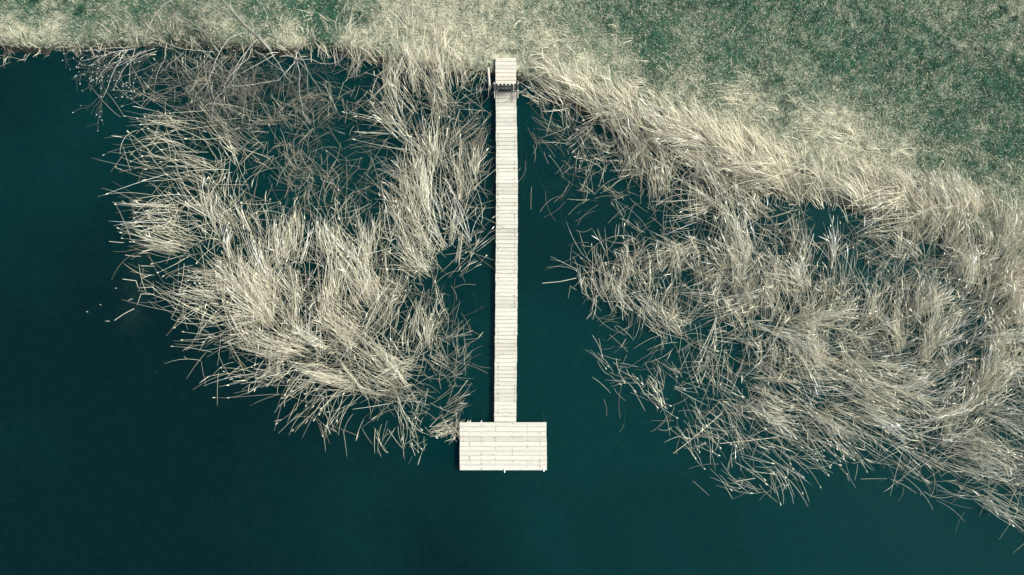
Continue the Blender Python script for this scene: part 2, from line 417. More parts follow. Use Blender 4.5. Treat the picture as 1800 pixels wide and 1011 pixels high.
# leaning stake beside the gate
a, b = P(861, 158); c_, d_ = P(858, 121, 1.25)
stake = MB(); stake.tube([(a, b, -.6), (a * .9 + c_ * .1, b * .9 + d_ * .1, .1), (c_, d_, 1.2), (c_, d_ + .01, 1.25)], [.055, .055, .05, .035], 8, (.58, .54, .46))
tag(stake.build('mooring_stake', M_paint, smooth=True), 'pale bare wooden stake leaning beside the left side of the picket gate', 'stake')

# ------------------------------------------------------------------ reeds
#  px, py,   dx, dy, len, density, spread, brightness     (direction root -> tip as seen from above)
CTL = np.array([
 # left bed, outer fringe
 (235, 190, -.95, -.28, 100, 60, 10, .9), (290, 230, -.93, -.33, 105, 170, 14, .85), (350, 190, -.85, -.4, 95, 190, 22, .72), (260, 265, -1, -.15, 90, 45, 12, .9), (330, 280, -.88, -.4, 100, 190, 14, .85),
 (230, 340, -1, -.2, 90, 45, 12, 1), (300, 350, -.92, -.3, 100, 210, 18, 1), (230, 410, -1, -.02, 80, 60, 10, 1), (300, 420, -.97, -.2, 95, 240, 16, 1), (280, 500, -1, .0, 85, 60, 14, .95), (360, 500, -.93, -.2, 100, 260, 22, .95),
 (330, 600, -.97, .12, 80, 60, 14, 1), (420, 580, -.95, .0, 95, 230, 20, .95), (400, 650, -.9, .3, 75, 50, 20, 1), (480, 690, -.82, .35, 80, 130, 25, 1), (520, 640, -.88, .1, 95, 260, 24, .95), (560, 715, -.75, .45, 75, 110, 30, .95),
 (620, 740, -.3, .7, 60, 90, 50, .9), (700, 740, .1, .85, 50, 120, 70, .85), (722, 800, .1, 1, 40, 60, 60, 1), (700, 790, .1, 1, 40, 20, 60, .9), (740, 700, .4, .7, 50, 150, 80, .85), (790, 680, .7, .4, 50, 90, 70, .8), (770, 640, .7, -.1, 55, 150, 70, .85),
 # left bed, inside
 (400, 320, .05, -1, 75, 300, 18, 1.1), (430, 350, .1, -1, 80, 330, 16, 1.12), (455, 300, .0, -1, 60, 90, 30, .8), (385, 395, -.5, -.85, 90, 330, 25, 1.05), (470, 420, -.1, -1, 75, 330, 22, 1.08), (540, 420, -.05, -1, 75, 340, 24, 1.08), (600, 430, -.2, -1, 80, 300, 26, 1.02),
 (440, 490, -.6, -.75, 105, 330, 18, 1.05), (500, 540, -.55, -.8, 115, 380, 15, 1.12), (560, 500, -.2, -1, 90, 360, 18, 1.1), (640, 500, -.12, -1, 85, 360, 16, 1.12), (680, 560, .0, -1, 95, 330, 22, 1.06), (740, 590, .2, -.95, 75, 320, 20, 1.1), (780, 590, .5, -.8, 60, 120, 30, 1),
 (600, 590, -.5, -.75, 110, 370, 22, 1.05), (650, 640, -.45, -.6, 100, 280, 40, .98), (580, 660, -.85, -.1, 95, 280, 30, .95), (700, 640, -.1, -.7, 80, 250, 55, .95), (640, 700, -.5, .3, 75, 200, 55, .9),
 (700, 500, -.2, -.8, 60, 130, 60, .85), (720, 535, .5, -.3, 50, 60, 80, .6), (660, 470, -.3, -.9, 70, 230, 35, .95),
 # left bed, right lobe
 (740, 170, -.3, -.95, 110, 300, 16, 1.05), (700, 190, -.4, -.9, 110, 230, 22, 1), (755, 250, -.35, -.92, 120, 330, 16, 1.1), (720, 270, -.5, -.85, 110, 260, 22, 1.02), (780, 330, -.42, -.9, 125, 340, 16, 1.1), (720, 350, -.5, -.85, 110, 260, 24, 1.0), (800, 400, -.45, -.85, 110, 300, 20, 1.08),
 (740, 430, -.4, -.9, 100, 300, 24, 1.05), (690, 420, -.4, -.9, 95, 280, 26, 1.0), (830, 420, .7, -.5, 70, 110, 40, 1), (780, 470, .3, -.5, 60, 90, 70, .85), (820, 340, .3, -.85, 70, 100, 45, .95), (800, 250, .3, -.8, 70, 150, 45, .9), (800, 180, .2, -.8, 70, 130, 55, .85), (835, 240, .7, -.3, 60, 60, 60, .7),
 (850, 190, .3, -.3, 50, 25, 80, .6), (760, 130, -.1, -1, 80, 380, 20, 1.15), (700, 120, -.15, -1, 75, 300, 24, 1.05), (820, 145, -.1, -.9, 60, 200, 45, 1.0), (640, 120, -.2, -.8, 60, 190, 55, .85),
 # dark tangles under the trees
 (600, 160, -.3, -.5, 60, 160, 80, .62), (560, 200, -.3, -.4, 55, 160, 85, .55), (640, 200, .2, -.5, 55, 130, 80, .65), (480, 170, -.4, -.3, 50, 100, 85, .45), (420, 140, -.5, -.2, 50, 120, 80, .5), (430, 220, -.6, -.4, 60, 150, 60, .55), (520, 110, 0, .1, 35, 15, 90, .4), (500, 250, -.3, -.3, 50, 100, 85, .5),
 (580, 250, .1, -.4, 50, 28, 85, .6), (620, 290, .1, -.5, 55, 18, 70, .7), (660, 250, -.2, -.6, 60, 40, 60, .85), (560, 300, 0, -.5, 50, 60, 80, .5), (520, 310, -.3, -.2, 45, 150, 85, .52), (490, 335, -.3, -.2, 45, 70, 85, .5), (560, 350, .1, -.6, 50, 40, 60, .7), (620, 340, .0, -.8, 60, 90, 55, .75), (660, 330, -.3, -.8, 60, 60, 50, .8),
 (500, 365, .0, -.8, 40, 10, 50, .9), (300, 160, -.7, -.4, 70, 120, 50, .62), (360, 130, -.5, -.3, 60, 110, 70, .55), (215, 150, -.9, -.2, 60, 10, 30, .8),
 # right bed
 (960, 160, -.5, -.6, 55, 120, 40, .9), (1000, 200, -.4, -.6, 60, 170, 50, .8), (950, 220, .5, .5, 50, 14, 80, .5), (1040, 240, -.2, -.5, 60, 150, 75, .72), (1010, 280, .2, -.3, 55, 40, 85, .6), (1090, 280, -.2, -.5, 65, 170, 75, .72), (1060, 320, .1, -.3, 50, 45, 85, .65), (1110, 340, -.2, -.4, 60, 110, 85, .7),
 (1120, 240, -.55, -.8, 85, 260, 25, .95), (1200, 290, -.6, -.75, 100, 330, 20, 1.05), (1170, 330, -.7, -.5, 90, 260, 35, .95), (1280, 340, -.75, -.55, 110, 360, 18, 1.08), (1240, 390, -.7, -.3, 90, 260, 40, 1), (1360, 350, -.85, -.4, 110, 340, 22, 1.02), (1330, 400, -.6, -.7, 100, 330, 30, 1.05),
 (1400, 372, -.8, -.2, 80, 50, 40, .7), (1425, 385, -.5, -.3, 40, 30, 50, .6), (1455, 382, -.5, -.3, 40, 20, 50, .6), (1480, 375, -.5, -.3, 50, 25, 50, .6), (1390, 400, -.5, -.3, 50, 30, 50, .6), (1390, 430, -.3, -.95, 95, 340, 16, 1.1), (1450, 450, -.15, -1, 95, 400, 14, 1.15), (1510, 430, -.1, -.95, 85, 330, 22, 1.08), (1480, 510, -.25, -.95, 100, 390, 16, 1.15), (1400, 500, -.2, -.95, 90, 330, 30, 1.05),
 (1560, 380, -.9, -.1, 90, 240, 35, 1), (1540, 400, -.6, .0, 80, 140, 60, .85), (1600, 370, -.1, -.9, 80, 330, 35, 1.08), (1680, 390, .2, -.9, 80, 330, 35, 1.1), (1750, 400, .5, -.8, 85, 340, 30, 1.12), (1785, 450, .8, -.5, 85, 340, 30, 1.12), (1640, 440, .5, -.4, 85, 270, 60, 1.0), (1700, 470, .4, -.6, 90, 270, 55, 1.02),
 (1590, 460, -.2, -.6, 80, 200, 60, .95), (1560, 520, .2, -.8, 85, 230, 45, 1.0), (1640, 520, .6, -.5, 90, 250, 55, 1.0), (1780, 540, .9, -.1, 95, 320, 35, 1.1), (1720, 560, .9, .1, 95, 300, 40, 1.0), (1600, 570, -.3, -.7, 85, 270, 50, 1),
 (1500, 590, .95, -.1, 120, 380, 22, 1.12), (1430, 590, .9, .1, 110, 330, 35, 1.05), (1540, 640, .97, .1, 130, 400, 16, 1.15), (1450, 650, .9, .2, 110, 300, 35, 1.02), (1640, 620, .6, -.2, 90, 300, 60, 1.05), (1720, 640, .3, -.6, 80, 300, 65, 1.05), (1790, 640, .97, .1, 110, 360, 28, 1.12),
 (1600, 700, .9, .1, 110, 230, 35, .98), (1500, 700, .9, .2, 100, 190, 40, .95), (1690, 690, .2, -.8, 80, 320, 40, 1.1), (1760, 700, .8, .3, 100, 300, 40, 1.05), (1660, 740, .7, -.4, 90, 240, 45, 1.0), (1560, 750, .9, .35, 110, 330, 25, 1.08), (1640, 790, .9, .4, 115, 380, 18, 1.12), (1740, 770, .9, .3, 110, 300, 30, 1.02),
 (1720, 830, .88, .48, 120, 360, 16, 1.1), (1790, 850, .87, .5, 120, 320, 16, 1.08), (1800, 770, .95, .3, 110, 340, 24, 1.05), (1480, 750, .85, .5, 100, 280, 22, 1.05), (1420, 720, .8, .55, 90, 220, 30, 1.0), (1620, 840, .8, .6, 90, 80, 25, 1), (1700, 880, .85, .5, 90, 60, 22, 1), (1560, 820, .8, .6, 60, 25, 30, .9),
 # sparse middle of the right bed
 (1030, 450, -.2, -1, 60, 300, 16, 1.1), (1068, 492, -.25, -.95, 65, 260, 20, 1.0), (1000, 488, -.8, -.2, 45, 60, 40, .95), (1028, 478, -.25, -1, 62, 330, 18, 1.08), (1045, 500, -.3, -.95, 62, 330, 18, 1.05), (1018, 500, -.2, -.95, 50, 200, 30, 1.0), (1100, 510, -.35, -.9, 80, 260, 18, 1.05), (1140, 545, -.45, -.9, 85, 280, 18, 1.05), (1060, 530, .2, .6, 40, 90, 85, .85), (1090, 570, .6, .4, 55, 30, 60, .7),
 (1130, 420, .1, -.4, 65, 120, 85, .82), (1180, 470, .2, -.4, 70, 170, 85, .92), (1230, 450, -.2, -.5, 75, 220, 80, 1), (1250, 510, .3, -.3, 75, 170, 85, .9), (1190, 540, .1, -.3, 60, 90, 85, .8), (1290, 450, -.4, -.8, 90, 290, 40, 1.02), (1320, 520, .2, -.5, 85, 230, 75, .98), (1190, 600, -.55, -.8, 90, 220, 28, 1.05),
 (1250, 580, .5, -.2, 70, 150, 80, .9), (1330, 590, .8, .1, 90, 220, 60, 1), (1230, 650, .5, .6, 70, 130, 55, .95), (1300, 660, .6, .4, 75, 150, 65, .95), (1130, 620, .5, .3, 45, 50, 80, .85), (1110, 660, .7, .6, 40, 30, 50, .9), (1170, 690, .65, .65, 55, 70, 40, .95), (1370, 660, .8, .3, 90, 220, 50, 1),
 (1240, 720, .7, .6, 65, 110, 35, 1), (1330, 730, .75, .55, 75, 190, 35, 1), (1210, 760, .6, .75, 55, 35, 25, 1), (1260, 780, .6, .7, 60, 50, 30, 1), (1330, 780, .8, .5, 60, 90, 35, 1), (1320, 830, .75, .6, 55, 45, 30, 1), (1400, 790, .88, .4, 75, 90, 25, 1), (1480, 810, .85, .5, 60, 25, 22, 1), (1295, 860, .75, .65, 45, 14, 20, 1),
 (1110, 390, .1, -.3, 50, 60, 85, .8), (1180, 400, -.1, -.4, 70, 150, 85, .9),
], float)
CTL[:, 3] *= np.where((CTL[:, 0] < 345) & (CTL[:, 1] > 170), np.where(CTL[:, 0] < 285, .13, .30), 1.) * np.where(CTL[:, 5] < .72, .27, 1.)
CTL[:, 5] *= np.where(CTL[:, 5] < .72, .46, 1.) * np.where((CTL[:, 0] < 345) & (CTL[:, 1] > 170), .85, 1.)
POLY_L = [(218, 140), (215, 215), (205, 265), (235, 310), (222, 400), (218, 470), (300, 560), (310, 620), (390, 672), (455, 690), (515, 738), (600, 755), (640, 770), (690, 775), (705, 805), (745, 805), (752, 762), (808, 758), (812, 690), (800, 640), (830, 600),
          (790, 540), (770, 500), (830, 470), (855, 430), (838, 330), (845, 250), (866, 200), (862, 140), (820, 128), (740, 112), (640, 95), (560, 88), (480, 92), (400, 88), (300, 92), (240, 118)]
POLY_R = [(915, 140), (925, 220), (960, 240), (980, 300), (1020, 350), (1080, 360), (1095, 420), (1020, 420), (985, 465), (1010, 510), (1060, 570), (1080, 610), (1085, 680), (1150, 720), (1200, 780), (1250, 830), (1290, 885), (1390, 850), (1440, 820), (1490, 838), (1560, 850), (1600, 880), (1690, 900), (1760, 905),
          (1900, 960), (1960, 700), (1850, 480), (1760, 360), (1640, 330), (1500, 320), (1330, 270), (1200, 225), (1080, 180), (980, 130)]
def inside(px, py, poly):
    c = np.zeros(len(px), bool); j = len(poly) - 1
    for i in range(len(poly)):
        xi, yi = poly[i]; xj, yj = poly[j]
        c ^= ((yi > py) != (yj > py)) & (px < (xj - xi) * (py - yi) / (yj - yi + 1e-9) + xi); j = i
    return c

def stalk_curves(px, py, dx, dy, ln, h, z0, K=6, bend=.12, droop=None):
    """px,py root; dx,dy unit direction seen from above; ln apparent length; h tip height"""
    n = len(px)
    rx, ry = P(px, py, 0)
    s = (H - h) / H / PXM
    tx, ty = (px + dx * ln - 900) * s, (505.5 - (py + dy * ln)) * s
    t = np.linspace(0, 1, K)[None, :]
    c = rng.uniform(.30, .5, n)[:, None]
    mx = rx[:, None] * (1 - c) + tx[:, None] * c; my = ry[:, None] * (1 - c) + ty[:, None] * c
    L = np.hypot(tx - rx, ty - ry)[:, None]
    b = rng.normal(0, bend, n)[:, None] * L
    ux, uy = (tx - rx)[:, None] / (L + 1e-6), (ty - ry)[:, None] / (L + 1e-6)
    mx = mx - uy * b; my = my + ux * b
    if droop is None: droop = rng.uniform(.7, .98, n)
    mz = (h * droop)[:, None]
    w0, w1, w2 = (1 - t) ** 2, 2 * t * (1 - t), t * t
    z0 = np.broadcast_to(np.asarray(z0, float), (n,))[:, None]
    X = w0 * rx[:, None] + w1 * mx + w2 * tx[:, None]; Y = w0 * ry[:, None] + w1 * my + w2 * ty[:, None]
    Z = w0 * z0 + w1 * np.maximum(mz, z0) + w2 * np.maximum(h[:, None], z0 + .02)
    return np.stack([X, Y, Z], -1)

STRAWC = np.array((.83, .79, .605)); GREYC = np.array((.46, .455, .39)); BROWNC = np.array((.50, .43, .29))
def reed_cols(n, br):
    u = rng.random(n)
    c = np.where((u < .70)[:, None], STRAWC, np.where((u < .9)[:, None], GREYC, BROWNC))
    return np.clip(c * (br * rng.uniform(.5, 1.15, n))[:, None], .02, .88)

def heads_geo(tip, d, ln, r, cols):
    """feathery seed heads: spindles along d from tip"""
    t = np.array([0, .18, .45, .75, 1.])[None, :, None]
    sag = np.array([0, -.01, -.05, -.13, -.25])[None, :, None]
    pts = tip[:, None, :] + d[:, None, :] * t * ln[:, None, None]
    pts[..., 2] += (sag[..., 0] * ln[:, None])
    rad = np.array([.25, .8, 1., .7, .1])[None] * r[:, None]
    return tubes(pts, rad, 5, cols)

class Batch:
    def __init__(s): s.V = []; s.F = []; s.C = []; s.n = 0
    def add(s, vfc):
        V, F, C = vfc; s.V.append(V); s.F.append(F + s.n); s.C.append(C); s.n += len(V)
    def build(s, name, mat):
        return mesh_np(name, np.concatenate(s.V), [np.concatenate(s.F)], mat, None, np.concatenate(s.C))

def reed_bed(poly, name, label, fill=1.):
    P_ = np.array(poly); lo, hi = P_.min(0), P_.max(0)
    B = Batch(); pitch = 24.
    area = (hi[0] - lo[0]) * (hi[1] - lo[1])
    # tufts: stalks that share a root patch and a lean
    n = int(area / 1e4 * 34)
    cx, cy = rng.uniform(lo[0], hi[0], n), rng.uniform(lo[1], hi[1], n)
    f = idw(cx, cy, CTL, 3.4, 10); f[:, 3] = np.minimum(f[:, 3], 300); f[:, 2] = np.minimum(f[:, 2], 96)
    per = f[:, 3] / 34 * .68 * fill * np.sqrt(f[:, 3] / 300) * (.15 + 1.7 * nz1(cx, cy, 34.)) * np.where(nz2(cx, cy, 27.) > .47, 1.45, .05)
    tight = rng.random(n) < .4
    cnt = rng.poisson(np.clip(per, 0, 40))
    tid = np.repeat(np.arange(n), cnt)
    sp = np.radians(f[:, 4]); wild = np.clip((f[:, 4] - 40) / 40, 0, 1)
    tdir = np.arctan2(f[:, 1], f[:, 0]) + sp * (2.6 * (nz3(cx + 50, cy, 42.) - .5) + 1.0 * (nz4(cx, cy + 50, 17.) - .5)) + rng.normal(0, 1, n) * (.10 + sp * .75 * wild)
    up = (rng.random(n) < .30) & (wild < .6) & (cx > 370) & (cy > 280) & (cy < 640)          # tufts that stand upright among the combed ones
    tdir = np.where(up, -np.pi / 2 + rng.normal(0, .22, n), tdir)
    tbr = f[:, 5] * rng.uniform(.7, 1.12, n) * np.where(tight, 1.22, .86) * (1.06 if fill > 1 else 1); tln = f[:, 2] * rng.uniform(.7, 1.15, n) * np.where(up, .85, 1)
    th = rng.uniform(.75, 1.25, n)
    a = rng.uniform(0, 2 * np.pi, len(tid)); r = np.sqrt(rng.random(len(tid))) * np.where(tight, rng.uniform(3, 8, n), rng.uniform(8, 24, n))[tid]
    # patches are long across the lean, like rows of stems
    ex, ey = np.cos(tdir)[tid], np.sin(tdir)[tid]
    u, v = r * np.cos(a) * .8, r * np.sin(a) * 1.1
    px = cx[tid] + ex * u - ey * v - ex * tln[tid] * .35; py = cy[tid] + ey * u + ex * v - ey * tln[tid] * .35
    conv = -v * .012 * rng.normal(.4, 1, n)[tid]                  # tips gather or fan
    d = tdir[tid] + rng.normal(0, .12, len(tid)) + conv
    stray = rng.random(len(tid)) < .07
    d = np.where(stray, d + rng.normal(0, 1.2, len(tid)), d)
    ln = tln[tid] * rng.uniform(.55, 1.2, len(tid)); h = np.clip(th[tid] * rng.uniform(.45, 1.3, len(tid)) * np.clip(ln / 75, .3, 1.3), .12, 1.9)
    br = tbr[tid]
    ok = inside(px + np.cos(d) * ln * .3, py + np.sin(d) * ln * .3, poly)
    px, py, d, ln, h, br = px[ok], py[ok], d[ok], ln[ok], h[ok], br[ok]
    x_, y_ = P(px, py); z0 = np.maximum(gz(x_, y_), -.05)
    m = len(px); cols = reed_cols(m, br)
    pts = stalk_curves(px, py, np.cos(d), np.sin(d), ln, h + z0, z0)
    # some stalks are snapped: the top part folds over
    sn = np.where(rng.random(m) < .05)[0]
    an = rng.uniform(0, 2 * np.pi, len(sn))
    for q, s_ in enumerate((.25, .55)):
        pts[sn, 4 + q, 0] = pts[sn, 3, 0] + np.cos(an) * s_; pts[sn, 4 + q, 1] = pts[sn, 3, 1] + np.sin(an) * s_
        pts[sn, 4 + q, 2] = pts[sn, 3, 2] * (1 - .25 * (q + 1))
    r0 = rng.uniform(.0050, .0092, m)
    rad = r0[:, None] * np.array([1, 1, .95, .85, .7, .4])[None]
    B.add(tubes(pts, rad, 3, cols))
    # dry leaves hanging off the stalks
    lf = np.where(rng.random(m) < .6)[0]; k = rng.integers(1, 5, len(lf))
    p0 = pts[lf, k]; tdv = pts[lf, k] - pts[lf, k - 1]; tdv /= np.linalg.norm(tdv, axis=1, keepdims=True) + 1e-9
    q = rng.normal(0, .33, (len(lf), 3)); q[:, 2] = np.abs(q[:, 2]) * .5
    ld = tdv + q; ld /= np.linalg.norm(ld, axis=1, keepdims=True); L = rng.uniform(.25, .6, len(lf))
    t = np.array([0, .4, .75, 1.])
    lp = p0[:, None, :] + ld[:, None, :] * (t[None, :, None] * L[:, None, None]); lp[..., 2] -= (t ** 2)[None] * L[:, None] * .35
    lp[..., 2] = np.maximum(lp[..., 2], .01)
    sd_ = np.cross(ld, np.array((0, 0, 1.)) + rng.normal(0, .3, (len(lf), 3))); sd_ /= np.linalg.norm(sd_, axis=1, keepdims=True) + 1e-9
    B.add(ribbons(lp, np.array([.6, 1, .8, .1])[None] * rng.uniform(.011, .022, len(lf))[:, None], sd_, reed_cols(len(lf), br[lf])))
    # seed heads on some of the stalks
    hd = np.where(rng.random(m) < .09)[0]
    dv = pts[hd, 5] - pts[hd, 4]; dv /= np.linalg.norm(dv, axis=1, keepdims=True) + 1e-9
    B.add(heads_geo(pts[hd, 5], dv, rng.uniform(.09, .18, len(hd)), rng.uniform(.014, .026, len(hd)), np.clip(STRAWC * .78 * br[hd, None] * rng.uniform(.8, 1.1, (len(hd), 1)), 0, .8)))
    # fallen, criss-crossing stems close to the water
    n2 = int(area / 1e4 * 60)
    px, py = rng.uniform(lo[0], hi[0], n2), rng.uniform(lo[1], hi[1], n2)
    f = idw(px, py, CTL, 3.4, 10)
    keep = (rng.random(n2) < np.clip(f[:, 3] / 260 * (.35 + 1.2 * nz3(px, py, 30.)), 0, 1)) & inside(px, py, poly)
    px, py, f = px[keep], py[keep], f[keep]; m = len(px)
    d = rng.uniform(0, 2 * np.pi, m); ln = rng.uniform(25, 75, m) * np.clip(f[:, 2] / 80, .6, 1.1)
    x_, y_ = P(px, py); z0 = np.maximum(gz(x_, y_), 0) + rng.uniform(.0, .3, m)
    pts = stalk_curves(px, py, np.cos(d), np.sin(d), ln, z0 + rng.uniform(-.1, .25, m), z0, droop=np.ones(m))
    B.add(tubes(pts, rng.uniform(.007, .013, m)[:, None] * np.array([1, 1, 1, .9, .8, .5])[None], 3, reed_cols(m, f[:, 5] * .5)))
    o = B.build(name, M_reed); print(name, len(o.data.polygons))
    return tag(o, label, 'reeds', kind='stuff')
reed_bed(POLY_L, 'reed_bed', 'wide bed of pale dry reeds standing in the water left of the jetty')
reed_bed(POLY_R, 'reed_bed', 'sweeping bed of pale flattened dry reeds right of the jetty along the curved shore', 1.42)

# ------------------------------------------------------------------ tall dry grass along the bank
# px, py, dx, dy, len, density, spread
TALL = np.array([(520, 72, -0.2, -0.9, 26, 300, 40), (600, 78, -0.1, -1, 32, 450, 35), (660, 80, -0.1, -1, 40, 600, 30), (720, 85, 0, -1, 55, 800, 22), (770, 90, 0.05, -1, 58, 850, 22), (820, 105, 0, -1, 30, 550, 40), (858, 122, .1, -.8, 13, 200, 60), (890, 85, 0, -.6, 10, 60, 80), (680, 50, -0.1, -0.8, 24, 200, 50),
  (440, 82, -.2, .6, 18, 320, 70), (350, 82, .2, .8, 17, 330, 60), (300, 82, -.2, .7, 14, 260, 70), (150, 88, .2, .8, 14, 340, 60), (60, 84, -.3, .8, 15, 420, 60), (5, 82, .1, .8, 17, 420, 60), (240, 82, -.2, .8, 14, 250, 70), (100, 70, -.2, -.6, 12, 60, 80), (400, 70, -.2, -.8, 16, 120, 60),
  (925, 125, -0.1, -0.5, 24, 350, 80), (960, 130, -0.4, -0.7, 38, 600, 45), (1010, 164, -0.45, -0.85, 55, 900, 20), (1060, 189, -0.48, -0.87, 65, 1000, 16), (1120, 214, -0.48, -0.87, 70, 1000, 14), (1180, 239, -0.5, -0.86, 70, 1000, 14), (1240, 269, -0.5, -0.86, 72, 1000, 14), (1310, 299, -0.45, -0.9, 70, 1000, 15),
  (1380, 319, -0.35, -0.93, 68, 1000, 16), (1450, 329, -0.2, -0.97, 62, 1000, 18), (1500, 349, -0.3, -0.9, 60, 900, 20), (1560, 354, -0.15, -0.95, 55, 900, 24), (1620, 359, 0.05, -1, 50, 850, 26), (1680, 374, 0.15, -0.95, 50, 800, 30), (1740, 394, 0.4, -0.85, 55, 750, 35), (1785, 434, 0.7, -0.6, 60, 750, 30), (1800, 514, 0.9, -0.3, 65, 700, 28),
  (1100, 140, -0.3, -0.7, 15.6, 180, 55), (1180, 165, -0.3, -0.7, 15.6, 192, 55), (1260, 195, -0.3, -0.7, 16.8, 210, 50), (1340, 225, -0.3, -0.8, 18, 240, 45), (1420, 250, -0.3, -0.8, 19.2, 270, 45), (1500, 280, -0.2, -0.85, 20.4, 300, 40), (1570, 305, -0.1, -0.9, 19.2, 270, 45), (1640, 315, 0.1, -0.8, 14.4, 90, 60), (1720, 335, 0.2, -0.7, 14.4, 120, 60), (1790, 360, 0.3, -0.6, 14.4, 150, 60),
  (1000, 115, -0.2, -0.6, 22, 250, 65), (940, 95, 0, -0.5, 16, 150, 85), (1060, 110, 0, -0.3, 8.4, 24, 85), (860, 80, 0, -0.5, 15, 150, 85), (780, 50, 0, -0.6, 18, 160, 70)], float)
def tall_grass():
    B = Batch()
    n = 9000
    t = rng.uniform(0, 1, n)
    lo, hi = np.array((0, 30)), np.array((1850, 560))
    n = int((hi - lo).prod() / 1e4 * 60)
    cx, cy = rng.uniform(lo[0], hi[0], n), rng.uniform(lo[1], hi[1], n)
    wx, wy = P(cx, cy); D = shore_dist(wx, wy)
    f = idw(cx, cy, TALL, 3.5, 8)
    dmin = np.min(np.hypot(cx[:, None] - TALL[None, :, 0], cy[:, None] - TALL[None, :, 1]), axis=1)
    fall = np.clip((75 - dmin) / 35, 0, 1) * np.clip((D + .55) / .6, 0, 1)
    per = f[:, 3] / 60 * fall * (.1 + 1.5 * nz2(cx, cy, 22.)) * np.where(nz4(cx, cy, 13.) > .42, 1, .2) * .62
    cnt = rng.poisson(per); tid = np.repeat(np.arange(n), cnt); m = len(tid)
    td = np.arctan2(f[:, 1], f[:, 0]) + np.radians(f[:, 4]) * rng.normal(0, .7, n)
    a = rng.uniform(0, 2 * np.pi, m); r = np.sqrt(rng.random(m)) * rng.uniform(4, 11, n)[tid]
    px, py = cx[tid] + r * np.cos(a), cy[tid] + r * np.sin(a)
    okp = ~((np.abs(px - 889) < 26) & (py < 175) & (py > 92)); tid, px, py = tid[okp], px[okp], py[okp]; m = len(tid)
    d = td[tid] + rng.normal(0, .2, m); ln = f[tid, 2] * rng.uniform(.5, 1.25, m)
    x_, y_ = P(px, py); z0 = np.maximum(gz(x_, y_), 0)
    h = z0 + np.clip(ln / 62 * rng.uniform(.35, 1.1, m), .06, 1.2)
    pts = stalk_curves(px, py, np.cos(d), np.sin(d), ln, h, z0, K=5, droop=rng.uniform(.8, 1.1, m))
    side = np.stack([-np.sin(d), -np.cos(d), rng.normal(0, .5, m)], -1) ; side /= np.linalg.norm(side, axis=1, keepdims=True)
    c = np.clip(np.array((.82, .775, .60)) * (rng.uniform(.5, 1.12, m) * rng.uniform(.75, 1.1, n)[tid])[:, None], 0, .85)
    w = rng.uniform(.013, .023, m)[:, None] * np.array([.8, 1, .9, .65, .15])[None]
    B.add(ribbons(pts, w, side, c))
    o = B.build('tall_grass', M_blade); print('tall', m)
    tag(o, 'belt of long bleached grass bending over the edge of the bank', 'grass', kind='stuff')
tall_grass()

# ------------------------------------------------------------------ meadow turf
def meadow():
    n = 760000
    px, py = rng.uniform(-130, 1930, n), rng.uniform(-170, 460, n)
    x_, y_ = P(px, py); ok0 = (py < 130) | (px > 900)
    px, py, x_, y_ = px[ok0], py[ok0], x_[ok0], y_[ok0]
    D = shore_dist(x_, y_); ok = (D > .05) & ~((np.abs(x_ + .27) < .5) & (y_ < 10.12) & (y_ > 8.5))
    px, py, x_, y_, D = px[ok], py[ok], x_[ok], y_[ok], D[ok]
    cl = nz1(x_ + 7, y_, .16) * .6 + nz2(x_, y_ + 3, .4) * .4
    ok = rng.random(len(px)) < np.clip(.35 + 1.1 * cl, 0, 1)
    px, py, x_, y_, D, cl = px[ok], py[ok], x_[ok], y_[ok], D[ok], cl[ok]
    m = len(px); z0 = gz(x_, y_, D)
    s = straw(px, py, x_, y_)
    isS = rng.random(m) < s ** 1.35 * .85 + .09
    g = mixc((.034, .112, .068), (.110, .235, .150), rng.random(m))
    g = g * (1 - .35 * (nz3(x_, y_, 1.1)))[:, None]
    st = mixc((.32, .33, .235), (.62, .61, .475), rng.random(m))
    c = np.where(isS[:, None], st, g) * rng.uniform(.8, 1.15, m)[:, None]
    L = rng.uniform(.06, .17, m) * np.where(isS, 1.15, 1); a = rng.uniform(0, 2 * np.pi, m)
    lean = np.where(isS, rng.uniform(.5, 1., m), rng.uniform(.25, .9, m))
    dx, dy = np.cos(a), np.sin(a)
    t = np.array([0, .5, 1.])
    X = x_[:, None] + dx[:, None] * lean[:, None] * L[:, None] * t ** 1.4
    Y = y_[:, None] + dy[:, None] * lean[:, None] * L[:, None] * t ** 1.4
    Z = z0[:, None] - .01 + L[:, None] * (t - .45 * lean[:, None] * t * t) * np.sqrt(np.maximum(1.05 - lean ** 2, .08))[:, None]
    pts = np.stack([X, Y, Z], -1)
    side = np.stack([-dy, dx, rng.normal(0, .4, m)], -1)
    w = rng.uniform(.012, .026, m)[:, None] * np.array([1, .8, .1])[None]
    V, F, C = ribbons(pts, w, side, c); print('meadow', m)
    tag(mesh_np('meadow_grass', V, [F], M_blade, None, C), 'short meadow turf of green and straw coloured grass on the bank', 'grass', kind='stuff')
meadow()

